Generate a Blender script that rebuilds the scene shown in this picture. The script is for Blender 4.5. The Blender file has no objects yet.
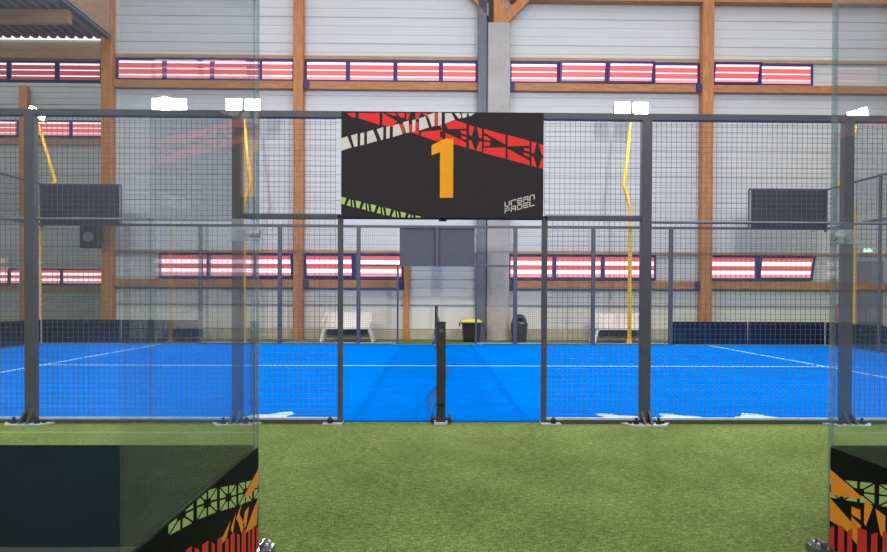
import bpy, math, random
from mathutils import Matrix, Vector
random.seed(7)
COL = bpy.context.scene.collection
sc = bpy.context.scene
PI = math.pi
LIFT = .037        # height datum of everything fixed above the turf

# ------------------------------------------------------------ materials
def nt(name):
    m = bpy.data.materials.new(name); m.use_nodes = True
    t = m.node_tree; t.nodes.clear()
    out = t.nodes.new('ShaderNodeOutputMaterial')
    return m, t, out
def N(t, kind, **kw):
    n = t.nodes.new(kind)
    for k, v in kw.items():
        if k.startswith('_'): setattr(n, k[1:], v)
        else: n.inputs[k.replace('__', ' ')].default_value = v
    return n
def rgb(r, g, b):           # sRGB 0-255 -> linear
    f = lambda c: (c/12.92 if c <= .04045 else ((c+.055)/1.055)**2.4)
    return (f(r/255), f(g/255), f(b/255), 1)
def mat(name, col, rough=.6, metal=0, var=.12, scale=6, bump=0, bscale=60, stretch=None, spec=.5, emit=None, es=0):
    m, t, out = nt(name)
    b = N(t, 'ShaderNodeBsdfPrincipled', Roughness=rough, Metallic=metal)
    b.inputs['Specular IOR Level'].default_value = spec
    tc = t.nodes.new('ShaderNodeTexCoord'); mp = t.nodes.new('ShaderNodeMapping')
    if stretch: mp.inputs['Scale'].default_value = stretch
    t.links.new(tc.outputs['Object'], mp.inputs['Vector'])
    n = N(t, 'ShaderNodeTexNoise', Scale=scale, Detail=5.0, Roughness=.6)
    t.links.new(mp.outputs['Vector'], n.inputs['Vector'])
    r = t.nodes.new('ShaderNodeValToRGB')
    r.color_ramp.elements[0].position = .3; r.color_ramp.elements[1].position = .7
    r.color_ramp.elements[0].color = tuple(c*(1-var) for c in col[:3])+(1,)
    r.color_ramp.elements[1].color = tuple(min(1, c*(1+var)) for c in col[:3])+(1,)
    t.links.new(n.outputs['Fac'], r.inputs['Fac']); t.links.new(r.outputs['Color'], b.inputs['Base Color'])
    if bump:
        n2 = N(t, 'ShaderNodeTexNoise', Scale=bscale, Detail=3.0)
        t.links.new(mp.outputs['Vector'], n2.inputs['Vector'])
        bp = N(t, 'ShaderNodeBump', Strength=bump, Distance=.01)
        t.links.new(n2.outputs['Fac'], bp.inputs['Height']); t.links.new(bp.outputs['Normal'], b.inputs['Normal'])
    if emit:
        b.inputs['Emission Color'].default_value = emit; b.inputs['Emission Strength'].default_value = es
    t.links.new(b.outputs['BSDF'], out.inputs['Surface'])
    return m
def glass_mat(name, tint, refl=1.0, haze=0.0):
    m, t, out = nt(name)
    tr = N(t, 'ShaderNodeBsdfTransparent', Color=tint)
    gl = N(t, 'ShaderNodeBsdfGlossy', Roughness=.012, Color=(refl, refl, refl, 1))
    fr = N(t, 'ShaderNodeFresnel', IOR=1.5)
    ge = t.nodes.new('ShaderNodeNewGeometry')      # same air-to-glass reflectance from both sides of the sheet
    io = N(t, 'ShaderNodeMapRange'); io.inputs['To Min'].default_value = 1.5; io.inputs['To Max'].default_value = 1/1.5
    t.links.new(ge.outputs['Backfacing'], io.inputs['Value']); t.links.new(io.outputs[0], fr.inputs['IOR'])
    mx = t.nodes.new('ShaderNodeMixShader')
    t.links.new(fr.outputs[0], mx.inputs[0]); t.links.new(tr.outputs[0], mx.inputs[1]); t.links.new(gl.outputs[0], mx.inputs[2])
    last = mx
    if haze:
        tc = t.nodes.new('ShaderNodeTexCoord')
        n = N(t, 'ShaderNodeTexNoise', Scale=2.5, Detail=6.0, Roughness=.65)
        t.links.new(tc.outputs['Object'], n.inputs['Vector'])
        mr = N(t, 'ShaderNodeMapRange'); mr.inputs['From Min'].default_value = .35; mr.inputs['From Max'].default_value = .75
        mr.inputs['To Min'].default_value = haze*.6; mr.inputs['To Max'].default_value = haze*1.5
        t.links.new(n.outputs['Fac'], mr.inputs['Value'])
        df = N(t, 'ShaderNodeBsdfDiffuse', Color=(.75, .8, .85, 1))
        m2 = t.nodes.new('ShaderNodeMixShader')
        t.links.new(mr.outputs[0], m2.inputs[0]); t.links.new(mx.outputs[0], m2.inputs[1]); t.links.new(df.outputs[0], m2.inputs[2])
        last = m2
    t.links.new(last.outputs[0], out.inputs['Surface'])
    return m
def emis(name, col, s, base=None):
    m, t, out = nt(name)
    b = N(t, 'ShaderNodeBsdfPrincipled', Roughness=.4)
    b.inputs['Base Color'].default_value = base or col
    b.inputs['Emission Color'].default_value = col; b.inputs['Emission Strength'].default_value = s
    t.links.new(b.outputs['BSDF'], out.inputs['Surface'])
    return m

def turf_mat():
    m, t, out = nt('turf')
    b = N(t, 'ShaderNodeBsdfPrincipled', Roughness=.95); b.inputs['Specular IOR Level'].default_value = .1
    tc = t.nodes.new('ShaderNodeTexCoord')
    def noise(sc_, st, det=4.0):
        mp = t.nodes.new('ShaderNodeMapping'); mp.inputs['Scale'].default_value = st
        t.links.new(tc.outputs['Object'], mp.inputs['Vector'])
        n = N(t, 'ShaderNodeTexNoise', Scale=sc_, Detail=det, Roughness=.7)
        t.links.new(mp.outputs['Vector'], n.inputs['Vector']); return n
    big = noise(1.1, (1, 1, 1)); mid = noise(22, (1, 1.4, 1)); fine = noise(85, (1, .6, 1), 2.0)
    a = N(t, 'ShaderNodeMath', _operation='MULTIPLY'); a.inputs[1].default_value = .22; t.links.new(big.outputs['Fac'], a.inputs[0])
    c = N(t, 'ShaderNodeMath', _operation='MULTIPLY_ADD'); c.inputs[1].default_value = .38; t.links.new(mid.outputs['Fac'], c.inputs[0]); t.links.new(a.outputs[0], c.inputs[2])
    d = N(t, 'ShaderNodeMath', _operation='MULTIPLY_ADD'); d.inputs[1].default_value = .40; t.links.new(fine.outputs['Fac'], d.inputs[0]); t.links.new(c.outputs[0], d.inputs[2])
    r = t.nodes.new('ShaderNodeValToRGB'); e = r.color_ramp.elements
    e[0].position = .34; e[0].color = rgb(50, 64, 26); e[1].position = .66; e[1].color = rgb(140, 156, 98)
    k = e.new(.5); k.color = rgb(93, 110, 55)
    t.links.new(d.outputs[0], r.inputs['Fac']); t.links.new(r.outputs['Color'], b.inputs['Base Color'])
    bp = N(t, 'ShaderNodeBump', Strength=.6, Distance=.012)
    t.links.new(d.outputs[0], bp.inputs['Height']); t.links.new(bp.outputs['Normal'], b.inputs['Normal'])
    t.links.new(b.outputs['BSDF'], out.inputs['Surface'])
    return m

M = dict(
    turf=turf_mat(),
    blue=mat('blue_turf', rgb(0, 102, 198), .95, var=.09, scale=1.2, bump=.3, bscale=150, stretch=(1, 2.5, 1), spec=0),
    line=mat('line_white', rgb(170, 205, 240), .9, var=.05, spec=.1),
    sand=mat('sand', rgb(160, 186, 224), .95, var=.15, scale=30, spec=.1),
    steel=mat('fence_steel', rgb(76, 76, 88), .5, .1, var=.1, scale=3),
    railsteel=mat('rail_steel', rgb(120, 124, 134), .3, .7, var=.1),
    wire=mat('wire', rgb(88, 90, 100), .6, .1, var=.05),
    curb=mat('curb', rgb(176, 184, 192), .6, var=.15, scale=5),
    wall=mat('sheeting', rgb(205, 205, 208), .55, var=.03, scale=.8, stretch=(.5, 1, 3)),
    lowwall=mat('low_sheeting', rgb(224, 220, 214), .55, var=.03, scale=1),
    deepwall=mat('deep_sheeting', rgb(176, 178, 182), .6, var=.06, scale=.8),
    flash=mat('flashing', rgb(140, 145, 155), .5, var=.1),
    concrete=mat('concrete', rgb(172, 168, 164), .9, var=.12, scale=2.2, bump=.3, bscale=25),
    concrete2=mat('concrete_low', rgb(190, 180, 166), .9, var=.1, scale=3, bump=.3, bscale=25),
    wood=mat('timber', rgb(186, 124, 76), .7, var=.22, scale=5, stretch=(3, 3, .5), bump=.15, bscale=40),
    woodh=mat('timber_rail', rgb(178, 122, 80), .7, var=.22, scale=5, stretch=(.5, 3, 3), bump=.15, bscale=40),
    woodd=mat('timber_dull', rgb(176, 140, 112), .8, var=.15, scale=4, stretch=(.5, 3, 3)),
    navy=mat('navy_frame', rgb(44, 38, 108), .4, var=.1),
    deck=mat('deck', rgb(128, 134, 138), .5, .3, var=.12, scale=2),
    board=mat('sign_board', rgb(48, 44, 49), .7, var=.04, spec=.15),
    boardback=mat('sign_back', rgb(72, 73, 82), .6, var=.06),
    red=mat('print_red', rgb(232, 58, 56), .6, var=.04, spec=.1), white=mat('print_white', rgb(214, 210, 208), .6, var=.04, spec=.1),
    green=mat('print_green', rgb(176, 204, 122), .6, var=.05, spec=.1), amber=mat('print_amber', rgb(240, 164, 38), .6, var=.04, spec=.1),
    vred=mat('vinyl_red', rgb(196, 34, 40), .4, var=.05), vgreen=mat('vinyl_green', rgb(158, 186, 112), .4, var=.05),
    vamber=mat('vinyl_amber', rgb(226, 140, 30), .4, var=.05),
    vinyl=mat('vinyl_black', rgb(13, 17, 14), .65, var=.1, spec=.08),
    vinylback=mat('vinyl_back', rgb(24, 40, 50), .35, var=.25, scale=1.5, spec=.3),
    vinylfar=mat('vinyl_far', rgb(16, 26, 42), .22, var=.3, scale=3, spec=.9),
    banner=mat('banner', rgb(52, 52, 62), .7, var=.1),
    yellow=mat('mast_yellow', rgb(236, 186, 44), .45, var=.06),
    black=mat('black_rubber', rgb(28, 28, 32), .5, var=.1),
    darkgrey=mat('dark_plastic', rgb(58, 62, 70), .45, var=.1),
    binyellow=mat('lid_yellow', rgb(226, 208, 60), .45, var=.05),
    bench=mat('bench_white', rgb(226, 220, 212), .5, var=.03),
    benchdark=mat('bench_shade', rgb(96, 98, 98), .6, var=.1),  # grey stands for the shade under the bench seat
    post=mat('net_post', rgb(58, 56, 58), .4, .2, var=.15, scale=8),
    lamp=emis('lamp_lens', (1, .98, .95, 1), 90), lampbody=mat('lamp_body', rgb(170, 165, 150), .5, var=.05),
    daylight=emis('daylight_pane', rgb(255, 238, 244), 1.1), redslat=emis('red_slat', rgb(248, 112, 118), .72, rgb(120, 50, 50)),
    pinkslat=emis('pink_slat', rgb(250, 158, 172), .65, rgb(200, 120, 120)),
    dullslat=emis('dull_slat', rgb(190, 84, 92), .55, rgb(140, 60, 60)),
    door=mat('door_blue', rgb(96, 106, 130), .5, var=.1), exitm=emis('exit_light', rgb(210, 255, 225), 2.0),
    extred=mat('extinguisher_red', rgb(190, 50, 45), .35, var=.05),
    bolt=mat('bolt_steel', rgb(160, 160, 168), .4, .6, var=.05),
    clampm=glass_mat('clamp_plate', (.86, .87, .92, 1), 1.0, .25),
    edge=glass_mat('glass_edge', (.72, .80, .80, 1), .8, .12),
    pale_strip=mat('pale_strip', rgb(170, 190, 140), .7, var=.05),
    glass=glass_mat('glass_court', (.95, .968, .975, 1), .62, .012),
    glassfar=glass_mat('glass_far', (.95, .97, .97, 1), 1.0, .004),
    netm=mat('net_black', rgb(20, 34, 60), .8, var=.1),
    backwall=mat('rear_wall', rgb(150, 152, 156), .8, var=.1),
)

# ------------------------------------------------------------ mesh helpers
class MB:
    def __init__(s): s.v = []; s.f = []
    def add(s, vs, fs):
        n = len(s.v); s.v += [tuple(v) for v in vs]; s.f += [tuple(i+n for i in f) for f in fs]; return s
    def box(s, x0, x1, y0, y1, z0, z1):
        v = [(x, y, z) for z in (z0, z1) for y in (y0, y1) for x in (x0, x1)]
        return s.add(v, [(0,2,3,1), (4,5,7,6), (0,1,5,4), (2,6,7,3), (0,4,6,2), (1,3,7,5)])
    def bbox(s, x0, x1, y0, y1, z0, z1, b=.01):    # box with chamfered long edges (octagonal plan)
        p = [(x0+b, y0), (x1-b, y0), (x1, y0+b), (x1, y1-b), (x1-b, y1), (x0+b, y1), (x0, y1-b), (x0, y0+b)]
        return s.prism(p, z0, z1)
    def prism(s, p, z0, z1):
        n = len(p)
        v = [(x, y, z0) for x, y in p]+[(x, y, z1) for x, y in p]
        f = [tuple(range(n))[::-1], tuple(range(n, 2*n))]+[(i, (i+1) % n, (i+1) % n+n, i+n) for i in range(n)]
        return s.add(v, f)
    def prism_y(s, p, y0, y1):                     # outline in x,z pushed along y
        n = len(p)
        v = [(x, y0, z) for x, z in p]+[(x, y1, z) for x, z in p]
        f = [tuple(range(n)), tuple(range(n, 2*n))[::-1]]+[(i, i+n, (i+1) % n+n, (i+1) % n) for i in range(n)]
        return s.add(v, f)
    def prism_x(s, p, x0, x1):                     # outline in y,z pushed along x
        n = len(p)
        v = [(x0, y, z) for y, z in p]+[(x1, y, z) for y, z in p]
        f = [tuple(range(n))[::-1], tuple(range(n, 2*n))]+[(i, (i+1) % n, (i+1) % n+n, i+n) for i in range(n)]
        return s.add(v, f)
    def tube(s, pts, r, seg=10, cap=True):
        pts = [Vector(p) for p in pts]; rs = r if isinstance(r, (list, tuple)) else [r]*len(pts)
        n0 = len(s.v); ref = None
        for i, p in enumerate(pts):
            d = (pts[min(i+1, len(pts)-1)]-pts[max(i-1, 0)]).normalized()
            if ref is None: ref = Vector((1, 0, 0)) if abs(d.x) < .9 else Vector((0, 1, 0))
            a = (ref-d*ref.dot(d)).normalized(); b = d.cross(a)
            for k in range(seg):
                t = 2*PI*k/seg; q = p+(a*math.cos(t)+b*math.sin(t))*rs[i]; s.v.append(tuple(q))
        for i in range(len(pts)-1):
            for k in range(seg):
                A = n0+i*seg+k; B = n0+i*seg+(k+1) % seg
                s.f.append((A, B, B+seg, A+seg))
        if cap:
            s.f.append(tuple(n0+k for k in range(seg))[::-1]); s.f.append(tuple(n0+(len(pts)-1)*seg+k for k in range(seg)))
        return s
    def lathe(s, prof, cx, cy, seg=24):
        n0 = len(s.v)
        for r, z in prof:
            for k in range(seg): s.v.append((cx+r*math.cos(2*PI*k/seg), cy+r*math.sin(2*PI*k/seg), z))
        for i in range(len(prof)-1):
            for k in range(seg):
                A = n0+i*seg+k; B = n0+i*seg+(k+1) % seg; s.f.append((A, B, B+seg, A+seg))
        s.f.append(tuple(n0+k for k in range(seg))[::-1]); s.f.append(tuple(n0+(len(prof)-1)*seg+k for k in range(seg)))
        return s
    def poly(s, pts): return s.add(pts, [tuple(range(len(pts)))])
    def build(s, name, m, parent=None, smooth=False, loc=None):
        me = bpy.data.meshes.new(name); me.from_pydata(s.v, [], s.f); me.validate(); me.update()
        me.materials.append(m)
        if smooth:
            for p in me.polygons: p.use_smooth = True
            try: me.set_sharp_from_angle(angle=math.radians(40))
            except Exception: pass
        o = bpy.data.objects.new(name, me); COL.objects.link(o)
        if loc: o.location = loc
        if parent: o.parent = parent
        return o
def empty(name, label, cat, loc=(0, 0, 0), group=None, rz=0):
    o = bpy.data.objects.new(name, None); COL.objects.link(o); o.location = loc; o.rotation_euler = (0, 0, rz)
    o.empty_display_size = .1
    return tag(o, label, cat, group)
def tag(o, label, cat, group=None):
    o['label'] = label; o['category'] = cat
    if group: o['group'] = group
    return o
def struct(o, label=None, cat=None):
    o['kind'] = 'structure'
    if label: o['label'] = label
    if cat: o['category'] = cat
    return o
def dup(root, loc, label, rz=None):
    def cp(o, par):
        c = o.copy(); COL.objects.link(c)
        if par: c.parent = par
        for ch in o.children: cp(ch, c)
        return c
    r = cp(root, None); r.location = loc; r['label'] = label
    if rz is not None: r.rotation_euler = (0, 0, rz)
    return r

# ------------------------------------------------------------ setting
WY = 12.1
f = MB()
f.poly([(-26, -14, 0), (18, -14, 0), (18, 22, 0), (-26, 22, 0)])
struct(f.build('floor', M['turf']), 'green artificial turf covering the hall floor around the blue court', 'floor')

def corrugated(x0, x1, y, z0, z1, pitch=.25, d=.03):
    """metal sheet with horizontal ribs, facing -y"""
    b = MB(); prof = []; z = z0; k = 0
    while z < z1-1e-6:
        zn = min(z+pitch, z1)
        prof += [(y, z), (y, zn-.06)]
        if k % 3 == 2: prof += [(y+d, zn-.045), (y+d, zn-.01)]
        else: prof += [(y+d*.35, zn-.045), (y+d*.35, zn-.02)]
        z = zn; k += 1
    prof += [(y, z1)]
    n = len(prof)
    b.add([(x0, a, c) for a, c in prof]+[(x1, a, c) for a, c in prof], [(i, i+n, i+n+1, i+1) for i in range(n-1)])
    return b
# main rear wall behind the court
wb = corrugated(-9.3, 18, WY, .95, 11.2)
wall_back = struct(wb.build('wall_back', M['wall']), 'white ribbed metal sheeting wall behind the far side of the court', 'wall')
lw = MB().box(-9.3, 18, WY+.01, WY+.08, .26, .95); lw.build('lower_cladding', M['lowwall'], wall_back)
fl = MB().box(-9.3, 18, WY-.035, WY+.02, .93, .965); fl.build('flashing', M['flash'], wall_back)
kb = MB().box(-9.3, 18, WY-.06, WY+.1, 0, .27)
struct(kb.build('baseboard_back', M['concrete2']), 'beige concrete kerb along the foot of the rear wall', 'kerb')
# recessed bay on the left: deeper wall, header strip, return wall
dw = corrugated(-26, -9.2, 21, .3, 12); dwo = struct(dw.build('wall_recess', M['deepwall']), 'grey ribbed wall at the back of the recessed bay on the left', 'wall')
MB().box(-26, -9.2, 20.95, 21.1, 0, .3).build('concrete_foot', M['concrete2'], dwo)
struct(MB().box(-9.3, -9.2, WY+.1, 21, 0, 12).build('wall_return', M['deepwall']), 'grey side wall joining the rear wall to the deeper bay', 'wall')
struct(MB().box(-26, -9.45, WY-.1, WY+.1, 7.9, 8.36).build('trim_header', M['woodd']), 'dull brown timber header beam over the strip window on the left', 'beam')
struct(MB().box(-26, 18, -14.2, -14, 0, 8).build('wall_front', M['backwall']), 'grey wall at the camera end of the hall', 'wall')
struct(MB().box(18, 18.2, -14, WY, 0, 11).build('wall_right', M['wall']), 'plain pale wall at the right end of the hall', 'wall')
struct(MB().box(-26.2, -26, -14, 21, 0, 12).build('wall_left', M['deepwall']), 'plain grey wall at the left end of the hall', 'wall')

# low roof over the left bay : corrugated deck on purlins, boarded fascia
def deck():
    b = MB(); x = -26; z = 8.36; prof = []
    while x < -9.2:
        prof += [(x, z), (x+.10, z), (x+.13, z+.07), (x+.21, z+.07), (x+.24, z)]; x += .25
    n = len(prof); y0, y1 = -2, 11.98-.24
    b.add([(a, y0, c) for a, c in prof]+[(a, y1, c) for a, c in prof], [(i, i+1, i+n+1, i+n) for i in range(n-1)])
    return b
cl = struct(deck().build('ceiling', M['deck']), 'ribbed grey metal roof deck over the left bay', 'roof deck')
for y in (10.0, 8.0, 6.0, 4.0, 2.0, 0.0):
    MB().bbox(-26, -9.27, y-.09, y+.09, 8.04, 8.36).build('purlin', M['woodd'], cl)
struct(MB().box(-9.25, -9.15, -2, 11.74, 8.42, 11.2).build('trim_fascia', M['woodd']), 'tall brown boarded fascia along the edge of the low roof', 'fascia')
struct(MB().box(-9.2, -9.12, -2, 11.74, 8.36, 8.42).build('trim_gutter', M['curb']), 'thin pale edging strip under the brown fascia', 'edging')

# timber posts, columns, rails on the wall
def tpost(x0, x1, z1, label, y0=11.78, group='timber posts of the rear wall'):
    o = MB().bbox(x0, x1, y0, WY-.08, 0, z1, .012).build('timber_post', M['wood']); return tag(o, label, 'post', group)
p = tpost(-4.06, -3.79, 11.2, 'tall brown timber post on the wall, left of the number sign')
tpost(7.54, 7.86, 11.2, 'tall brown timber post on the wall, right of the number sign')
tpost(-9.44, -9.14, 11.2, 'tall brown timber post at the wall corner beside the low roof')
tpost(13.3, 13.6, 11.2, 'tall brown timber post at the far right end of the rear wall')
tpost(-.94, -.78, 2.5, 'short brown timber post under the end of the low strip window', 11.9, 'short timber posts')
tag(MB().bbox(-17.5, -17.15, 20.75, 20.92, 0, 10).build('timber_post', M['wood']), 'brown timber post in the deep bay behind the left fence post', 'post')
cc = empty('concrete_column', 'square grey concrete column on the wall behind the number sign', 'column', (1.735, 11.9, 0))
MB().bbox(-.315, .315, -.2, .11, .96, 8.95, .02).build('upper_shaft', M['concrete'], cc)
MB().bbox(-.315, .315, -.2, .11, 0, .955, .02).build('lower_shaft', M['concrete2'], cc)
sh = empty('roof_strut', 'timber post and diagonal braces standing on top of the concrete column', 'timber brace', (1.735, 11.85, 8.95))
MB().bbox(-.16, .17, -.1, .1, 0, 2.2).build('post', M['wood'], sh)
MB().prism_y([(.17, 0.02), (.22, .0), (1.7, 1.55), (1.7, 1.85), (.17, .32)], -.07, .07).build('brace', M['wood'], sh)
MB().prism_y([(-.30, .55), (-.30, .2), (-1.5, 1.5), (-1.5, 1.85)], -.07, .07).build('brace', M['wood'], sh)
MB().box(-.30, -.17, -.06, .06, 0, 1.5).build('bracket_plate', M['black'], sh)
sc_ = empty('steel_column', 'dark grey steel column running up beside the concrete column', 'column', (1.27, 11.9, 0))
MB().box(-.12, .12, -.12, -.10, 0, 11.2).box(-.12, .12, .08, .10, 0, 11.2).box(-.01, .01, -.1, .08, 0, 11.2).build('shaft', mat('steel_col', rgb(104, 106, 118), .5, .2, var=.1), sc_)
def rail(x0, x1, z0, z1, label, y0=11.88, m='woodh', g='timber rails of the rear wall'):
    return tag(MB().box(x0, x1, y0, WY-.055, z0, z1).build('timber_rail', M[m]), label, 'rail', g)
segs = [(-9.13, -4.07, 'left of the left post'), (-3.78, 1.14, 'over the number sign'),
        (2.06, 7.53, 'right of the concrete column'), (7.87, 13.29, 'right of the right post')]
for a, b, w in segs:
    rail(a, b, 7.07, 7.28, 'thick brown timber rail under the upper windows '+w)
    rail(a, b, 7.95, 8.05, 'thin brown timber rail above the upper windows '+w, 12.0, 'woodd')
for a, b, w in segs:
    if a == -3.78: b, w = -.95, 'ending at the short post'
    rail(a, b, 1.44, 1.66, 'thick brown timber rail under the low windows '+w)
for a, b, w in [(-9.13, -4.07, 'left of the left post'), (-3.78, -.95, 'ending at the short post'), (2.06, 7.53, 'ending at the right post'), (7.87, 13.29, 'right of the right post')]:
    rail(a, b, 2.43, 2.50, 'thin brown timber rail above the low windows '+w, 12.0, 'woodd')
rail(.3, 1.14, 2.38, 2.44, 'short thin brown rail beside the steel column above the bins', 12.0, 'woodd')
for a, b, w, z in [(2.06, 7.53, 'right of the concrete column', 9.60), (7.87, 13.29, 'right of the right post', 9.60)]:
    rail(a, b, z, z+.35, 'heavy brown timber beam high on the wall '+w, 11.8)
o = tag(MB().box(-26, -9.3, 20.93, 20.99, 1.36, 1.56).build('timber_rail', M['woodd']), 'brown timber rail across the recessed bay on the left', 'rail')
o = tag(MB().box(-26, -9.3, 20.93, 20.99, 7.55, 7.78).build('timber_rail', M['woodd']), 'brown timber rail under the high windows of the recessed bay', 'rail')
for x, z in [(-3.70, 7.17), (7.46, 7.17), (2.12, 7.17), (-3.70, 1.55), (-1.02, 1.55), (2.12, 1.55), (7.46, 1.55)]:
    lab = {(-3.70, 7.17): 'upper rail, right of the left post', (7.46, 7.17): 'upper rail, left of the right post', (2.12, 7.17): 'upper rail, beside the concrete column',
           (-3.70, 1.55): 'low rail, right of the left post', (-1.02, 1.55): 'low rail, beside the short post', (2.12, 1.55): 'low rail, beside the concrete column', (7.46, 1.55): 'low rail, left of the right post'}[(x, z)]
    tag(MB().box(x-.07, x+.07, 11.81, 11.875, z-.1, z+.1).build('rail_bracket', M['navy']), 'small dark bracket at the end of the '+lab, 'bracket', 'beam brackets')

# windows : navy frames, red slatted glazing with daylight between the slats
wn = [0]
def glazing(parent, x0, x1, z0, z1, rows, tilt=0, y=12.03):
    """one cell: daylight pane, red slats; a tilted sash leans into the hall from its lower edge"""
    H = z1-z0; g = parent
    t = .045
    if tilt:
        fr = MB(); sh_ = lambda z: -tilt*(z-z0)/H
        def bar(xa, xb, za, zb): fr.prism_x([(y-.09+sh_(za), za), (y-.03+sh_(za), za), (y-.03+sh_(zb), zb), (y-.09+sh_(zb), zb)], xa, xb)
        bar(x0, x0+.06, z0, z1); bar(x1-.06, x1, z0, z1); bar(x0+.06, x1-.06, z0, z0+.06); bar(x0+.06, x1-.06, z1-.06, z1)
        g = fr.build('tilted_sash', M['navy'], parent)
    x0 += t; x1 -= t; z0 += t; z1 -= t
    Hh = z1-z0
    def yy(z): return (y-.03-tilt*(z-z0)/Hh) if tilt else y
    MB().poly([(x0, yy(z0), z0), (x1, yy(z0), z0), (x1, yy(z1), z1), (x0, yy(z1), z1)]).build('pane', M['daylight'], g)
    for a, b, mm in rows:
        za, zb = z0+a*Hh, z0+b*Hh
        MB().prism_x([(yy(za)-.022, za), (yy(za)-.006, za), (yy(zb)-.006, zb), (yy(zb)-.022, zb)], x0, x1).build('slat', M[mm], g)
UP = [(0, .17, 'pinkslat'), (.24, .52, 'redslat'), (.585, .86, 'redslat')]
LO = [(0, .17, 'pinkslat'), (.36, .60, 'redslat'), (.80, 1.0, 'redslat')]
def window(xs, z0, z1, rows, label, tilts=(), y=12.03):
    wn[0] += 1
    b = MB(); x0, x1 = xs[0], xs[-1]
    b.box(x0, x1, y-.05, y+.06, z1-.06, z1).box(x0, x1, y-.05, y+.06, z0, z0+.06)
    for i, x in enumerate(xs):
        w = .06 if 0 < i < len(xs)-1 else .05
        b.box(max(x0, x-w), min(x1, x+w), y-.052, y+.062, z0, z1)
    o = b.build('window_%d' % wn[0], M['navy']); struct(o, label, 'window')
    for i in range(len(xs)-1):
        glazing(o, xs[i]+.01, xs[i+1]-.01, z0+.02, z1-.02, rows, .13 if i in tilts else 0, y)
    return o
window([-9.1, -7.75, -6.4, -5.05, -4.08], 7.30, 7.93, UP, 'high red slatted strip window between the two left timber posts')
window([-3.77, -2.55, -1.2, .1, 1.14], 7.30, 7.93, UP, 'high red slatted strip window directly above the number sign, left of the columns')
window([2.07, 3.48, 4.85, 6.2, 7.53], 7.30, 7.93, UP, 'high red slatted strip window right of the concrete column', (1, 2))
window([7.87, 9.27, 10.82], 7.30, 7.93, UP, 'high red slatted strip window right of the right timber post', (0,))
window([-7.9, -6.5, -5.15, -4.08], 1.70, 2.41, LO, 'low red slatted strip window left of the left timber post', (2,))
window([-3.77, -2.35, -.96], 1.70, 2.41, LO, 'low red slatted strip window above the left white bench', (0,))
window([2.07, 3.38, 4.78, 6.32], 1.70, 2.41, LO, 'low red slatted strip window above the right white bench', ())
window([7.87, 9.25, 10.86], 1.70, 2.41, LO, 'low red slatted strip window right of the right timber post', (1,))
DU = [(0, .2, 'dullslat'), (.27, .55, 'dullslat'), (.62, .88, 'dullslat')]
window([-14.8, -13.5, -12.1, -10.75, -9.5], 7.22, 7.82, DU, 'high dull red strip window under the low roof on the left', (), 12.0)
window([-19.8, -17.6, -15.4, -13.1], 7.85, 8.55, UP, 'distant high red strip window in the recessed bay', (), 20.9)
window([-22.4, -20.2, -18, -15.8, -13.6, -11.4], 1.62, 2.3, LO, 'distant low red strip window in the recessed bay', (), 20.9)

# door at far right with emergency light, extinguisher
d = struct(MB().box(11.86, 12.95, 12.0, 12.12, 0, 2.32).build('door_1', M['door']), 'blue grey door in the rear wall at far right', 'door')
MB().box(11.93, 12.39, 11.97, 12.0, .05, 2.25).build('door_leaf', M['door'], d)
MB().box(12.42, 12.88, 11.97, 12.0, .05, 2.25).build('door_leaf', M['door'], d)
MB().tube([(12.36, 11.93, 1.0), (12.36, 11.93, 1.15)], .012).build('handle', M['bolt'], d)
e = empty('emergency_light', 'small lit emergency light above the blue grey door', 'light', (12.45, 11.98, 2.57))
MB().box(-.14, .14, -.02, .11, -.065, .08).build('housing', M['bench'], e)
MB().box(-.12, .12, -.035, -.02, -.035, .055).build('lens', M['exitm'], e)
e = empty('fire_extinguisher', 'red fire extinguisher on the wall left of the blue grey door', 'extinguisher', (11.62, 11.985, .5))
MB().lathe([(.06, 0), (.085, .02), (.085, .38), (.05, .44), (.03, .46)], 0, 0, 16).build('cylinder', M['extred'], e, True)
MB().box(-.03, .03, -.03, .03, .46, .52).build('valve', M['black'], e)
MB().tube([(.03, 0, .5), (.1, -.02, .45), (.1, -.02, .2)], .012, 8).build('hose', M['black'], e)
e = empty('grey_box', 'dark grey box with a round outlet fixed to the corner timber post', 'wall unit', (-9.6, 11.6, 2.5))  # plain dark grey box with a round disc on its front
MB().bbox(-.26, .22, -.15, .12, 0, .62, .02).build('housing', M['darkgrey'], e)
MB().tube([(.0, -.16, .3), (.0, -.2, .3)], .14, 20).build('disc', M['flash'], e)
MB().box(-.26, .26, -.16, .1, .62, .68).build('bracket', M['wood'], e)

# ------------------------------------------------------------ court
cs = empty('court_surface', 'bright blue carpet of the padel court with white lines', 'court', (0, 5, 0))
MB().box(-9.94, 9.94, -4.945, 4.945, 0, .012).build('carpet', M['blue'], cs)
MB().box(6.925, 6.975, -4.94, 4.94, .012, .014).build('court_line', M['line'], cs)
MB().box(-6.975, -6.925, -4.94, 4.94, .012, .014).build('court_line', M['line'], cs)
MB().box(-7.15, 7.15, -.025, .025, .0145, .0165).build('court_line', M['line'], cs)
for cx, w, dep in [(-1.72, .36, .5), (1.78, .3, .34), (3.25, .34, .34), (2.42, .3, .3), (-8.3, .4, .35)]:
    b = MB(); pts = []
    for k in range(22):
        a = 2*PI*k/22; rr = 1+.35*math.sin(3*a+cx)+random.uniform(-.16, .16)
        pts.append((cx+w*.62*rr*math.cos(a), -4.72+dep*.42*rr*math.sin(a), .0135+.0002))
    b.poly(pts); b.build('sand_patch', M['sand'], cs)

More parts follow.
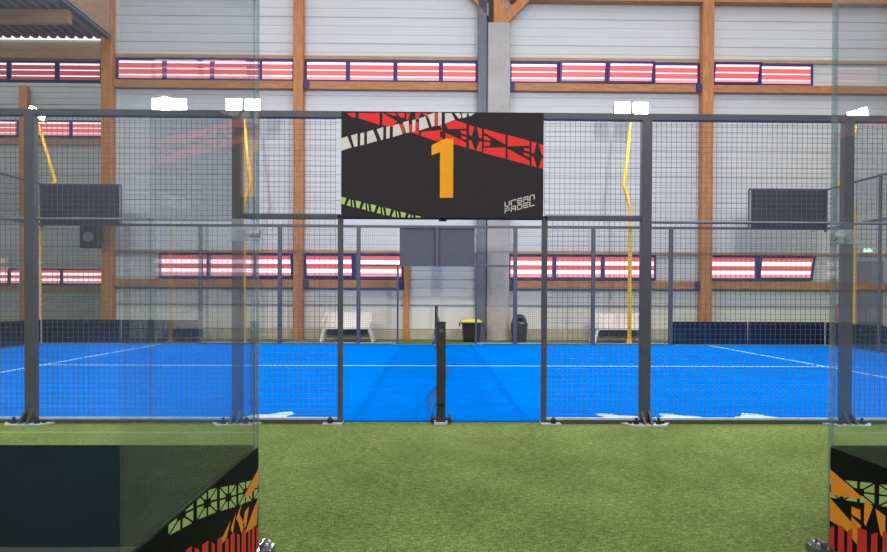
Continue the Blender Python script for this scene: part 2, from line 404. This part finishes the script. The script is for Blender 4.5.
# net
net = empty('padel_net', 'black court net seen end on between two dark posts', 'net', (-.012, 0, 0))
def netx(y, z):
    k = 1-abs((z-.45)/.45)**2
    t = max(0, 1-y/2.5)
    a = -.17*math.exp(-((z-.13)/.13)**2)*math.exp(-((y-.55)/.7)**2) - .08*math.exp(-((z-.74)/.1)**2)*math.exp(-((y-1.7)/1.2)**2)
    a += .07*math.exp(-((z-.42)/.13)**2)*math.exp(-((y-.9)/.8)**2)
    a += .03*math.sin(y*2.1)*k
    return a
b = MB(); ny, nz = 160, 28
pt = lambda j, i: (netx(.12+9.76*j/ny, .02+.88*i/nz), .12+9.76*j/ny, .02+.88*i/nz)
T = .0045
for i in range(nz+1):
    for j in range(ny):
        a, c = Vector(pt(j, i)), Vector(pt(j+1, i)); b.add([a-Vector((0, 0, T)), c-Vector((0, 0, T)), c+Vector((0, 0, T)), a+Vector((0, 0, T))], [(0, 1, 2, 3)])
for j in range(ny+1):
    for i in range(nz):
        a, c = Vector(pt(j, i)), Vector(pt(j, i+1)); b.add([a-Vector((0, T, 0)), a+Vector((0, T, 0)), c+Vector((0, T, 0)), c-Vector((0, T, 0))], [(0, 1, 2, 3)])
b.build('net_mesh', M['netm'], net)
MB().box(-.008, .008, .05, 9.95, .87, .93).build('top_tape', M['darkgrey'], net)
for y, s in ((0, 1), (10, -1)):
    p = MB().bbox(-.044, .044, y-.045, y+.045, 0, .99, .008).build('post', M['post'], net)
    MB().box(-.046, .046, y-.047, y+.047, .99, 1.0).build('cap', M['black'], p)
    MB().box(-.018, .018, y-.058*s-.004, y-.05*s+.004, .86, .93).build('winder', M['railsteel'], p)
    MB().bbox(-.065, .065, min(y-s*.08, y+s*.05), max(y-s*.08, y+s*.05), 0, .018, .01).build('base_plate', M['curb'], p)
    for sx in (-1, 1):
        MB().tube([(sx*.075, y-.03, .05), (sx*.10, y-.03, .05)], .04, 14).build('wheel', M['black'], p)
        MB().tube([(sx*.04, y-.03, .05), (sx*.09, y-.03, .05)], .015, 8).build('axle', M['black'], p)
MB().bbox(-.045, .045, -.07, -.052, .2, .9, .005).build('track', M['post'], net)

# ------------------------------------------------------------ fences
def mesh_panel(name, x0, x1, z0, z1, parent, y=0, step=.05, r=.0016, m='wire', along='x'):
    b = MB(); nx = max(1, round((x1-x0)/step)); nzz = max(1, round((z1-z0)/step))
    for i in range(nx+1):
        x = x0+(x1-x0)*i/nx
        if along == 'x': b.box(x-r, x+r, y-r, y+r, z0, z1)
        else: b.box(y-r, y+r, x-r, x+r, z0, z1)
    for i in range(nzz+1):
        z = z0+(z1-z0)*i/nzz
        if along == 'x': b.box(x0, x1, y+r, y+3*r, z-r, z+r)
        else: b.box(y+r, y+3*r, x0, x1, z-r, z+r)
    return b.build(name, M[m], parent)
def fence(y, s, name, label):
    """3 m mesh fence along the court side; s=+1: the outside is towards the camera"""
    F = empty(name, label, 'fence', (0, y, LIFT)); G = -LIFT
    MB().bbox(-10, 10, -.03, .03, 2.95, 3.01, .006).build('top_rail', M['steel'], F)
    for x in (-6, -4, -2, 2, 4, 6):
        p = MB().bbox(x-.05, x+.05, -.04, .04, G, 2.95, .006).build('post', M['steel'], F)
        MB().prism([(x-.24, -s*.03), (x-.16, -s*.16), (x+.16, -s*.16), (x+.24, -s*.03)][::s], G, G+.014).build('base_plate', M['curb'], p)
        for sx in (-1, 1):
            MB().prism_x([(-s*.04, G+.13), (-s*.15, G+.02), (-s*.04, G+.02)], x+sx*.035-.012, x+sx*.035+.012).build('gusset', M['black'], p)
            MB().lathe([(.028, G+.014), (.028, G+.05), (.014, G+.05), (.014, G+.075)], x+sx*.11, -s*.10, 10).build('anchor_bolt', M['black'], p)
            MB().lathe([(.02, G+.014), (.02, G+.045)], x+sx*.16, -s*.07, 8).build('anchor_bolt', M['black'], p)
    for sx in (-1, 1):
        p = MB().bbox(sx-.025, sx+.025, -.025, .025, G, 2.0, .004).build('door_post', M['steel'], F)
        q = sorted((sx-sx*.03, sx+sx*.16))
        MB().box(q[0], q[1], min(-s*.09, s*.05), max(-s*.09, s*.05), G, G+.012).build('base_plate', M['curb'], p)
        MB().lathe([(.026, G+.012), (.026, G+.05), (.012, G+.07)], sx+sx*.09, -s*.06, 10).build('anchor_bolt', M['black'], p)
        a, b_ = sorted((sx*1.0, sx*2.0))
        MB().box(a, b_, -.025, .025, 1.965, 2.01).build('transom', M['steel'], F)
        mesh_panel('mesh_panel', a+.03, b_-.05, .05, 1.96, F)
        mesh_panel('mesh_panel', a+.0, b_-.05, 2.02, 2.94, F)
        for x in (2, 4):
            a, b_ = sorted((sx*x, sx*(x+2)))
            mesh_panel('mesh_panel', a+.05, b_-.05, .05, 2.94, F)
            if s > 0: MB().tube([(a+.05, -.01, 1.95), (b_-.05, -.01, 1.95)], .014, 8).build('mid_rail', M['railsteel'], F)
        a, b_ = sorted((sx*1.02, sx*5.95))
        MB().box(a, b_, -.02, .02, -.033, .0).build('bottom_rail', M['steel'], F)
        MB().box(a, b_, -.018, .022, .0, .018).build('edge_strip', M['curb'], F)
        # glass bay at the end of the side wall
        for x in (6, 8):
            a, b_ = sorted((sx*(x+(.06 if x == 6 else .01)), sx*(x+1.99)))
            g = MB().box(a, b_, -.006, .006, .02, 2.94).build('glass_pane', M['glassfar'], F)
            MB().box(a, b_, -.012, -.007, .0, .58).build('dark_band', M['vinylfar'], g)
        MB().bbox(sx*10-.03, sx*10+.03, -.03, .03, 2.9, 4.0, .006).build('corner_post', M['steel'], F)
        MB().box(sx*10-.012, sx*10+.012, -.03, .0, G, .6).build('corner_foot', M['curb'], F)
        MB().bbox(sx*8-.015, sx*8+.015, -.02, .02, 3.01, 3.96, .004).build('upper_post', M['steel'], F)
        a, b_ = sorted((sx*8, sx*10))
        MB().box(a, b_, -.02, .02, 3.96, 4.0).build('upper_rail', M['steel'], F)
        mesh_panel('upper_mesh', a+.03, b_-.04, 3.02, 3.96, F)
    MB().bbox(-.04, .04, -.03, .03, 1.95, 2.95, .006).build('sign_post', M['steel'], F)
    MB().box(-1, 1, -.02, .02, 1.965, 2.0).build('transom', M['steel'], F)
    return F
fence(0, 1, 'court_fence', 'near side fence of the court, dark grey posts with steel mesh')
fence(10, -1, 'court_fence', 'far side fence of the court, dark grey posts with steel mesh and glass ends')
for sx, w in ((-1, 'left'), (1, 'right')):
    E = empty('end_wall', 'glass end wall of the court with mesh above, at the %s end' % w, 'court wall', (sx*10, 5, LIFT))
    for k in range(5):
        a = -5+2*k
        g = MB().box(-.006, .006, a+.05, a+1.95, .02, 2.94).build('glass_pane', M['glassfar'], E)
        MB().box(-sx*-.007-.003, -sx*-.007+.003, a+.05, a+1.95, .0, .58).build('dark_band', M['vinylfar'], g)
        if 0 < k: MB().bbox(-.03, .03, a-.03, a+.03, -LIFT, 4, .006).build('post', M['steel'], E)
        mesh_panel('mesh_panel', a+.03, a+1.97, 3.02, 3.96, E, along='y')
    MB().box(-.025, .025, -4.96, 4.96, 2.95, 3.0).build('mid_rail', M['steel'], E)
    MB().box(-.025, .025, -4.96, 4.96, 3.96, 4.0).build('top_rail', M['steel'], E)
    bn = tag(MB().box(sx*9-.97, sx*9+.97, 9.93, 9.955, 3.0, 3.95).build('windscreen_panel', M['banner']), 'dark windscreen panel at the %s end above the far fence' % w, 'panel', 'dark windscreen panels')

# ------------------------------------------------------------ number sign
def clip(poly, x0, x1, z0, z1):
    def cut(P, f, inter):
        R = []
        for i in range(len(P)):
            a, b = P[i-1], P[i]
            if f(b):
                if not f(a): R.append(inter(a, b))
                R.append(b)
            elif f(a): R.append(inter(a, b))
        return R
    def ix(v): return lambda a, b: (v, a[1]+(b[1]-a[1])*(v-a[0])/(b[0]-a[0]))
    def iz(v): return lambda a, b: (a[0]+(b[0]-a[0])*(v-a[1])/(b[1]-a[1]), v)
    for f_, g in ((lambda p: p[0] >= x0, ix(x0)), (lambda p: p[0] <= x1, ix(x1)), (lambda p: p[1] >= z0, iz(z0)), (lambda p: p[1] <= z1, iz(z1))):
        if poly: poly = cut(poly, f_, g)
    return poly
SX0, SX1, SZ0, SZ1 = -.985, .975, 1.972, 2.995
sign = empty('court_number_sign', 'black court sign with an amber number 1 above the court entrance', 'sign', (0, -.06, 0), None)
MB().box(SX0, SX1, -.015, .012, SZ0, SZ1).build('board', M['board'], sign)
def art(name, m, polys, y):
    b = MB()
    for P in polys:
        P = clip(P, SX0, SX1, SZ0+.002, SZ1-.002)
        if len(P) >= 3: b.poly([(x, y, z) for x, z in P])
    return b.build(name, m, sign)
def grid(ox, oy, k):        # artwork drawn on a 201 x 104 grid of the board, sheet k times larger
    def g(P):
        R = []
        for u, v in P:
            a = ox+u/k; c = oy+v/k
            R.append(((a-100.9)*.0097, 2.973+.00008*a-.00969*c))
        return R
    return g
A = grid(-7, -6, 8.064); B = grid(98, -6, 7.664); Cg = grid(-7, 76, 9.856); D = grid(-22, -14, 3.548)
reds = [A(P) for P in [[(95,44),(165,44),(165,82),(128,74)], [(190,44),(358,44),(358,140),(190,86)], [(380,44),(400,52),(500,112),(460,156),(382,142)],
    [(500,44),(560,44),(560,82),(522,78)], [(575,44),(604,44),(588,100),(574,96)], [(645,44),(690,44),(665,100),(648,92)], [(700,44),(745,44),(752,84),(722,66)],
    [(803,44),(826,44),(826,150),(803,146)], [(516,142),(545,128),(562,208),(545,200)], [(598,130),(620,140),(672,188),(672,220),(600,196)],
    [(648,118),(672,122),(672,176),(650,160)], [(690,195),(862,180),(862,265),(810,270),(690,226)], [(405,44),(480,44),(500,62),(470,66)]]]
reds += [B(P) for P in [[(38,128),(110,95),(200,125),(200,162),(60,165)], [(40,192),(200,268),(200,306),(40,262)], [(0,140),(12,132),(12,160),(0,150)], [(0,185),(12,182),(12,232),(0,225)],
    [(155,175),(200,178),(200,206),(162,198)], [(155,215),(200,225),(200,247),(168,240)], [(220,133),(262,148),(240,220),(220,208)], [(280,150),(318,162),(318,236),(298,234)],
    [(220,248),(238,250),(264,326),(220,313)], [(298,258),(318,262),(318,340),(274,328)], [(334,165),(498,208),(498,282),(334,192)], [(334,215),(386,238),(376,256),(334,244)],
    [(334,262),(380,268),(380,292),(334,296)], [(330,308),(500,306),(500,390),(330,348)], [(516,210),(684,255),(684,292),(516,297)], [(516,316),(684,405),(684,442),(516,396)],
    [(640,310),(684,314),(684,336),(646,328)], [(634,344),(684,358),(684,376),(648,366)], [(700,260),(738,270),(718,352),(700,345)], [(755,278),(798,288),(798,368),(780,365)],
    [(700,373),(715,375),(740,456),(700,445)], [(779,390),(798,392),(798,472),(756,460)]]]
art('red_truss_print', M['red'], reds, -.0165)
whites = [A(P) for P in [[(50,247),(100,232),(135,320),(50,348)], [(128,225),(180,210),(182,310),(155,317)], [(205,208),(235,200),(235,298),(203,304)], [(258,195),(305,180),(340,268),(258,292)],
    [(335,175),(388,158),(388,255),(372,262)], [(412,155),(440,148),(440,245),(412,252)], [(466,145),(512,130),(545,212),(466,238)], [(545,120),(592,105),(597,200),(572,207)],
    [(620,102),(648,95),(645,190),(622,195)], [(676,88),(725,72),(755,160),(676,185)], [(745,60),(800,40),(800,150),(778,155)], [(828,40),(857,40),(857,140),(828,147)]]]
whites += [B(P) for P in [[(35,44),(85,44),(112,92),(35,124)], [(108,44),(150,44),(162,76),(142,86)], [(163,44),(206,44),(198,74),(172,82)], [(214,44),(262,44),(232,66),(222,68)]]]
art('white_rung_print', M['white'], whites, -.0175)
greens = []
for k in range(-1, 6):
    dx, dz = 147*k, 37*k
    for P in ([(205,103),(260,117),(240,181),(215,173)], [(290,128),(300,131),(305,198),(265,188)], [(316,136),(328,140),(340,209),(324,205)]):
        greens.append(Cg([(u+dx, v+dz) for u, v in P]))
art('green_rung_print', M['green'], greens, -.0165)
art('number_one', M['amber'], [D([(395,162),(438,140),(472,138),(472,348),(425,348),(425,186),(395,198)])], -.0185)
# wordmark : two sheared lines of square lettering, URBAN / PADEL
GL = {'u': ['10001','10001','10001','11111'], 'r': ['1111','1000','1000','1000'], 'b': ['1110','1010','1111','1111'], 'a': ['1111','0001','1111','1101'], 'n': ['11111','10001','10001','10001']}
LET = {'U': [(0,1,0,0),(0,0,1,0),(1,0,1,1)], 'r': [(0,0,0,1),(0,1,1,1)], 'B': [(0,0,0,1),(0,1,1,1),(1,1,1,0),(0,0,1,0),(0,.5,1,.5)], 'A': [(0,0,0,1),(0,1,1,1),(1,1,1,0),(0,.45,1,.45)],
       'N': [(0,0,0,1),(0,1,1,1),(1,1,1,0)], 'P': [(0,0,0,1),(0,1,1,1),(1,1,1,.45),(0,.45,1,.45)], 'D': [(0,0,0,1),(0,1,1,1),(1,1,1,0),(0,0,1,0)], 'E': [(0,0,0,1),(0,1,1,1),(0,.5,1,.5),(0,0,1,0)],
       'L': [(0,0,0,1),(0,0,1,0)]}
def word(w, x, z, cw, ch, gap, t, shear):
    R = []
    for i, c in enumerate(w):
        ox = x+i*(cw+gap)
        for a, b, c2, d2 in LET[c]:
            xa, za, xb, zb = ox+a*cw, z+b*ch, ox+c2*cw, z+d2*ch
            q = [(min(xa, xb)-t/2, min(za, zb)-t/2), (max(xa, xb)+t/2, min(za, zb)-t/2), (max(xa, xb)+t/2, max(za, zb)+t/2), (min(xa, xb)-t/2, max(za, zb)+t/2)]
            R.append([(px, pz+(px-x)*shear) for px, pz in q])
    return R
art('wordmark', M['white'], word('UrBAN', .602, 2.084, .042, .042, .0185, .0095, .27)+word('PADEL', .602, 2.024, .042, .042, .0185, .0095, .27), -.0175)

fs = empty('court_number_sign', 'plain grey back of the far court sign, split by a post', 'sign', (0, 10.075, 0))
MB().box(-.96, .96, -.012, .015, 2.0, 2.95).build('board', M['boardback'], fs)

# ------------------------------------------------------------ floodlight masts
def mast(label, x, y, kink, htop, roll, faces, power, low=3.6, k_=1.0):
    """yellow pole, cranked inwards near 4 m, carrying two square floodlights"""
    R = empty('floodlight_mast', label, 'floodlight', (x, y, 0), 'yellow floodlight masts')
    MB().lathe([(.11, 0), (.11, .03), (.075, .035), (.058, .14), (.052, .2), (.048, low)], 0, 0, 14).build('pole', M['yellow'], R, True)
    MB().tube([(0, 0, low-.05), (kink, 0, low+.55)], .047, 12).tube([(kink, 0, low+.52), (kink*.55, 0, low+1.2), (0, 0, htop-.3)], [.047, .04, .036], 12).build('cranked_arm', M['yellow'], R, True)
    cr, sr = math.cos(roll), math.sin(roll)
    rot = Matrix.Rotation(-roll, 4, 'Y')
    MB().box(-.40*k_, .40*k_, -.03, .03, -.24*k_, -.20*k_).build('crossbar', M['yellow'], R).matrix_local = Matrix.Translation((0, 0, htop)) @ rot
    for k in (-1, 1):
        hd = MB().prism_x([(-.06, -.17*k_), (.09, -.12*k_), (.09, .12*k_), (-.06, .17*k_)], k_*(k*.2-.165), k_*(k*.2+.165)).build('lamp_head', M['lampbody'], R)
        hd.matrix_local = Matrix.Translation((0, 0, htop)) @ rot @ (Matrix.Rotation(PI, 4, 'Z') if faces > 0 else Matrix.Identity(4))
        MB().box(k_*(k*.2-.155), k_*(k*.2+.155), -.075, -.06, -.155*k_, .155*k_).build('lens', M['lamp'], hd)
        MB().tube([(k*.2*k_, .02, -.21*k_), (k*.2*k_, .02, -.12*k_)], .02, 8).build('yoke', M['yellow'], hd)
    ld = bpy.data.lights.new('floodlight_beam', 'SPOT'); ld.energy = power; ld.spot_size = math.radians(150); ld.spot_blend = .6; ld.shadow_soft_size = .16; ld.color = (1, .985, .96)
    lo = bpy.data.objects.new('floodlight_beam', ld); COL.objects.link(lo); lo.parent = R
    lo.location = (0, .28*faces, htop)
    v = Vector((0, faces*.8, -.75)); lo.rotation_euler = v.to_track_quat('-Z', 'Y').to_euler()
    return R
PW = 1100
mast('yellow floodlight mast behind the far fence, right of the number sign', 5.02, 10.25, -.17, 6.08, 0, -1, PW, 3.6, 1.2)
mast('yellow floodlight mast behind the far fence, left of the number sign', -4.98, 10.25, .17, 6.08, 0, -1, PW, 3.6, 1.2)
mast('yellow floodlight mast at the far right corner of the court', 10.93, 10.25, -.45, 6.02, .28, -1, PW*.25, 3.6, .72)
mast('yellow floodlight mast at the far left corner of the court', -10.22, 10.25, .42, 5.88, -.42, -1, PW*.25, 3.6, .62)
mast('yellow floodlight mast on the near side, right of the camera view', 5.02, -.3, -.17, 6.08, 0, 1, PW)
mast('yellow floodlight mast on the near side, left of the camera view', -4.98, -.3, .17, 6.08, 0, 1, PW)

# ------------------------------------------------------------ benches and bins
def bench(loc, label):
    R = empty('bench', label, 'bench', loc, 'white benches against the rear wall')
    MB().prism_x([(.12, .36), (.16, .36), (.25, .77), (.21, .79)], -.64, .64).build('backrest', M['bench'], R)
    MB().bbox(-.63, .63, -.28, .12, .35, .39, .02).build('seat', M['bench'], R)
    MB().box(-.60, .60, .20, .22, .10, .34).build('shade_panel', M['benchdark'], R)  # dark sheet put in for the shade under the seat
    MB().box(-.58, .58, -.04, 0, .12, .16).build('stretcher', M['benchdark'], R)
    for sx in (-1, 1):
        for (ya, yb) in ((-.22, -.27), (.16, .24)):
            MB().tube([(sx*.60, ya, .37), (sx*.655, (ya+yb)/2, .18), (sx*.70, yb, 0)], [.05, .042, .034], 8).build('leg', M['bench'], R)
        MB().tube([(sx*.63, .20, .76), (sx*.645, -.1, .56), (sx*.645, -.25, .52), (sx*.62, -.26, .38)], .028, 8).build('armrest', M['bench'], R)
    return R
b1 = bench((-2.42, 11.15, 0), 'white plastic bench against the rear wall, left of the number sign')
dup(b1, (4.98, 11.15, 0), 'white plastic bench against the rear wall, behind the right yellow mast')
R = empty('wheelie_bin', 'square black bin with a yellow lid beside the steel column', 'bin', (.95, 11.2, 0))
b = MB(); lv = [(.20, 0), (.22, .1), (.25, .5), (.26, .52)]
for i, (h, z) in enumerate(lv): b.v += [(-h, -h, z), (h, -h, z), (h, h, z), (-h, h, z)]
for i in range(len(lv)-1):
    for k in range(4): b.f.append((i*4+k, i*4+(k+1) % 4, i*4+4+(k+1) % 4, i*4+4+k))
b.f.append((3, 2, 1, 0)); b.build('body', M['black'], R)
MB().box(-.29, .29, -.29, .29, .50, .535).build('rim', M['black'], R)
b = MB(); lv = [(.28, .535), (.28, .56), (.22, .605), (.12, .62)]
for i, (h, z) in enumerate(lv): b.v += [(-h, -h, z), (h, -h, z), (h, h, z), (-h, h, z)]
for i in range(len(lv)-1):
    for k in range(4): b.f.append((i*4+k, i*4+(k+1) % 4, i*4+4+(k+1) % 4, i*4+4+k))
b.f.append((12, 13, 14, 15)); b.build('lid', M['binyellow'], R)
for sx in (-1, 1): MB().tube([(sx*.3, .0, .47), (sx*.34, .0, .47)], .05, 10).build('handle', M['black'], R)
R = empty('litter_bin', 'dark grey litter bin with a hooded top right of the concrete column', 'bin', (2.27, 11.2, 0))
MB().lathe([(.19, 0), (.20, .02), (.235, .48), (.24, .5), (.225, .52)], 0, 0, 24).build('body', M['darkgrey'], R, True)
b = MB(); pr = []
for k in range(17):
    a = PI*k/16; pr.append((-.19*math.cos(a)+0, .52+.24*math.sin(a)))
for k in range(17):
    a = PI-PI*k/16; pr.append((-.10*math.cos(a)+0, .54+.11*math.sin(a)))
n = 17
for y in (-.15, .15): b.v += [(x, y, z) for x, z in pr]
for k in range(16):
    o1, o2 = k, k+1; i1, i2 = 2*n-1-k, 2*n-2-k
    b.f += [(o1, o2, i2, i1), (o2+2*n, o1+2*n, i1+2*n, i2+2*n), (o1, o1+2*n, o2+2*n, o2), (i1, i2, i2+2*n, i1+2*n)]
b.build('hood', M['darkgrey'], R, True)
MB().prism_y([(-.10*math.cos(PI*k/12), .54+.11*math.sin(PI*k/12)) for k in range(13)], .05, .07).build('hood_back', M['black'], R)
MB().lathe([(.16, .5), (.16, .525)], 0, 0, 20).build('opening', M['black'], R)

# ------------------------------------------------------------ glass walls of the two neighbouring courts
GY = -3.2
def truss(cells, w, h):
    """eight-part lattice cells of the green printed girder; cells = (s, z, slope)"""
    R = []
    for s0, z0, sl in cells:
        rim = [(-.5, -.5), (0, -.5), (.5, -.5), (.5, 0), (.5, .5), (0, .5), (-.5, .5), (-.5, 0)]
        for i in range(8):
            a, b = rim[i], rim[(i+1) % 8]
            cx, cy = (a[0]+b[0])/3, (a[1]+b[1])/3
            P = []
            for px, py in (a, b, (a[0]*.22, a[1]*.22), (b[0]*.22, b[1]*.22)):
                P.append((cx+(px-cx)*.74, cy+(py-cy)*.76))
            P = [P[0], P[1], P[3], P[2]]
            R.append([(s0+px*w, z0+py*h+sl*px*w) for px, py in P])
    return R
def side_pane(name, label, X, out, length, orange):
    """pane standing along y from the corner towards the camera; out = direction of the passage side"""
    R = empty(name, label, 'glass wall', (X, GY, 0), 'glass side walls of the neighbouring courts')
    g = MB().box(-.006, .006, -length, -.012, .015, 3.0).build('pane', M['glass'], R)
    MB().box(-.007, .007, -.013, -.006, .015, 3.0).build('polished_edge', M['edge'], g)
    y = lambda s: -s
    v = MB().box(min(out*.007, out*.0085), max(out*.007, out*.0085), -length, -.03, .015, .497).build('printed_band', M['vinyl'], g)
    MB().box(min(-out*.007, -out*.0085), max(-out*.007, -out*.0085), -length, -.03, .015, .497).build('band_back', M['vinylback'], g)
    def pr(nm, m, polys, off):
        b = MB()
        for P in polys:
            P = clip(P, .03, length, .016, .495)
            if len(P) >= 3: b.poly([(out*off, -s, z) for s, z in P])
        b.build(nm, m, v)
    cells = [(.0, .295, .22), (.235, .345, .22), (.47, .397, .24), (.71, .452, .2), (.95, .492, .15)]
    pr('green_girder_print', M['vgreen'], truss(cells, .225, .10), .0090)
    pr('orange_shard_print', M['vamber'], orange, .0096)
    rd = []; s = .02; k = 0
    W = [.052, .05, .038, .07, .045, .06, .05, .065, .04, .07, .05, .06, .045, .06, .05]; Gp = [.022, .018, .03, .02, .026, .018, .028, .02, .03, .02, .02, .02, .02, .02, .02]
    while s < length and k < 15:
        top = .112+.27*s
        rd.append([(s, .01), (s+W[k], .01), (s+W[k]*.92, top+.27*W[k]), (s+.002, top+(.01 if k % 2 else -.012))]); s += W[k]+Gp[k]; k += 1
    pr('red_bar_print', M['vred'], rd, .0102)
    # foot and corner clamp
    ft = MB().box(min(out*.0, out*.065), max(out*.0, out*.065), -.03, .07, -LIFT, .0).build('foot_plate', M['railsteel'], R)
    for sy in (.0, .06): MB().lathe([(.011, .0), (.011, .018), (.006, .026)], out*.042, sy*.7, 8).build('bolt', M['bolt'], ft)
    MB().box(min(out*.012, out*.03), max(out*.012, out*.022), -.02, .05, .0, .03).build('foot_lug', M['railsteel'], ft)
    c = MB().bbox(-.014, .014, -.085, -.005, 1.475, 1.535, .004).build('corner_clamp', M['clampm'], R)
    MB().tube([(-.022, -.055, 1.505), (.022, -.055, 1.505)], .02, 12).build('bolt', M['bolt'], c)
    return R
OR_R = [[(0.03, 0.392), (0.266, 0.328), (0.25, 0.318), (0.121, 0.288), (0.041, 0.272)], [(0.032, 0.254), (0.232, 0.177), (0.249, 0.098), (0.149, 0.142), (0.034, 0.145)], [(0.189, 0.264), (0.248, 0.269), (0.253, 0.225), (0.19, 0.228)], [(0.19, 0.219), (0.255, 0.202), (0.249, 0.166), (0.191, 0.19)], [(0.277, 0.321), (0.33, 0.311), (0.286, 0.208), (0.274, 0.219)], [(0.345, 0.307), (0.406, 0.297), (0.408, 0.197), (0.379, 0.206)],
        [(.43, .29), (.5, .27), (.52, .22), (.45, .2)]]
OR_L = [[(0.03, 0.394), (0.03, 0.321), (0.181, 0.31), (0.279, 0.331)], [(0.03, 0.258), (0.056, 0.135), (0.247, 0.165), (0.129, 0.222)], [(0.279, 0.322), (0.371, 0.277), (.34, .25), (0.295, 0.183), (0.247, 0.204), (0.326, 0.28)], [(0.443, 0.293), (0.538, 0.265), (0.601, 0.238), (0.498, 0.241)], [(0.181, 0.265), (0.247, 0.263), (0.279, 0.206), (0.231, 0.188)], [(0.371, 0.305), (0.443, 0.257), (0.415, 0.228)]]
side_pane('glass_side_wall', 'clear glass side wall with printed lower band at the left edge of the passage', -.925, 1, 1.33, OR_L)
side_pane('glass_side_wall', 'clear glass side wall with printed lower band at the right edge of the passage', 1.83, -1, 1.33, OR_R)
def front_pane(x0, x1, label, clamp_side):
    R = empty('glass_end_pane', label, 'glass pane', ((x0+x1)/2, GY, 0), 'glass end panes facing the passage')
    w = (x1-x0)/2
    g = MB().box(-w, w, -.006, .006, .015, 3.0).build('pane', M['glass'], R)
    MB().box(-w, w, -.0085, -.007, .015, .497).build('dark_band', M['vinylback'], g)
    MB().box(-w, w, .007, .0085, .015, .497).build('band_back', M['vinyl'], g)
    MB().box(-w, w, -.0080, -.0065, .558, .563).build('pale_line', M['pale_strip'], g)  # thin pale strip across the pane above the dark band
    MB().box(-w, w, -.014, .014, -LIFT, .014).build('floor_channel', M['railsteel'], R)
    for sx in (-1, 1):
        MB().box(sx*w-.004, sx*w+.004, -.007, .007, .015, 3.0).build('polished_edge', M['edge'], g)
    if clamp_side:
        c = MB().prism_y([(clamp_side*(w-.11), 1.475), (clamp_side*(w-.01), 1.475), (clamp_side*(w-.01), 1.545), (clamp_side*(w-.11), 1.545)], -.014, .014).build('corner_clamp', M['clampm'], R)
        MB().tube([(clamp_side*(w-.055), -.022, 1.51), (clamp_side*(w-.055), .022, 1.51)], .02, 12).build('bolt', M['bolt'], c)
    return R
front_pane(-2.915, -.945, 'clear glass end pane with dark lower band, left of the passage', 1)
front_pane(-4.9, -2.93, 'clear glass end pane second from the passage on the left', 0)
front_pane(1.85, 3.82, 'clear glass end pane with dark lower band, right of the passage', -1)
front_pane(3.835, 5.8, 'clear glass end pane second from the passage on the right', 0)

for x, w_ in ((-4.5, 'left'), (0, 'middle'), (4.5, 'right')):  # unseen lamps added as fill to brighten the fence and sign
    R = empty('fill_lamp', 'long white fill lamp added high behind the camera, %s one' % w_, 'fill light', (x, -9.5, 7.6), 'added fill lamps')
    MB().prism_x([(-.14, 0), (-.08, .09), (.08, .09), (.14, 0)], -1.2, 1.2).build('housing', M['bench'], R)
    MB().box(-1.17, 1.17, -.12, .12, -.012, 0).build('diffuser', M['daylight'], R)
    for k in (-1, 1): MB().tube([(k*.9, 0, .09), (k*.9, 0, 3.2)], .008, 6).build('hanger', M['wire'], R)
    ld = bpy.data.lights.new('fill_light', 'AREA'); ld.shape = 'RECTANGLE'; ld.size = 2.3; ld.size_y = .5; ld.energy = 260; ld.color = (1, .97, .93)
    lo = bpy.data.objects.new('fill_light', ld); COL.objects.link(lo); lo.parent = R; lo.location = (0, 0, -.05)
    lo.rotation_euler = Vector((0, .8, -.45)).to_track_quat('-Z', 'Y').to_euler()
for o in [o for o in COL.objects if o.parent is None]:
    if o.name.split('.')[0] in ('timber_rail', 'rail_bracket', 'emergency_light', 'fire_extinguisher', 'grey_box', 'court_number_sign', 'windscreen_panel',
                                'glass_side_wall', 'glass_end_pane', 'wall_back', 'trim_header', 'trim_fascia', 'trim_gutter', 'ceiling') or o.name.startswith('window_'):
        o.location.z += LIFT

# ------------------------------------------------------------ light, camera
w = bpy.data.worlds.new('world'); sc.world = w; w.use_nodes = True
bg = w.node_tree.nodes['Background']; bg.inputs[0].default_value = (1, .985, .95, 1); bg.inputs[1].default_value = 1.1

cam = bpy.data.cameras.new('camera'); co = bpy.data.objects.new('camera', cam); COL.objects.link(co); sc.camera = co
yaw, pitch, roll, f_ = .0147195, -.0108202, -.0040031, 636.238
cY, sY, cp, sp, cr, sr = math.cos(yaw), math.sin(yaw), math.cos(pitch), math.sin(pitch), math.cos(roll), math.sin(roll)
xr = Vector((cY, -sY, 0)); yr = Vector((sY, cY, 0)); zr = Vector((0, 0, 1))
fw = yr*cp+zr*sp; z2 = zr*cp-yr*sp
right = xr*cr-z2*sr; up = xr*sr+z2*cr
m = Matrix((right, up, -fw)).transposed().to_4x4(); m.translation = Vector((-.08836, -6.25156, 1.21694+LIFT))
co.matrix_world = m
cam.sensor_width = 36; cam.lens = 36*f_/887; cam.shift_x = .6838/887; cam.shift_y = 26.72/887
cam.clip_start = .05; cam.clip_end = 200
sc.view_settings.view_transform = 'Standard'; sc.view_settings.look = 'None'; sc.view_settings.exposure = .12
sc.cycles.transparent_max_bounces = 40; sc.cycles.max_bounces = 8; sc.cycles.use_denoising = True
sc.cycles.sample_clamp_indirect = 8
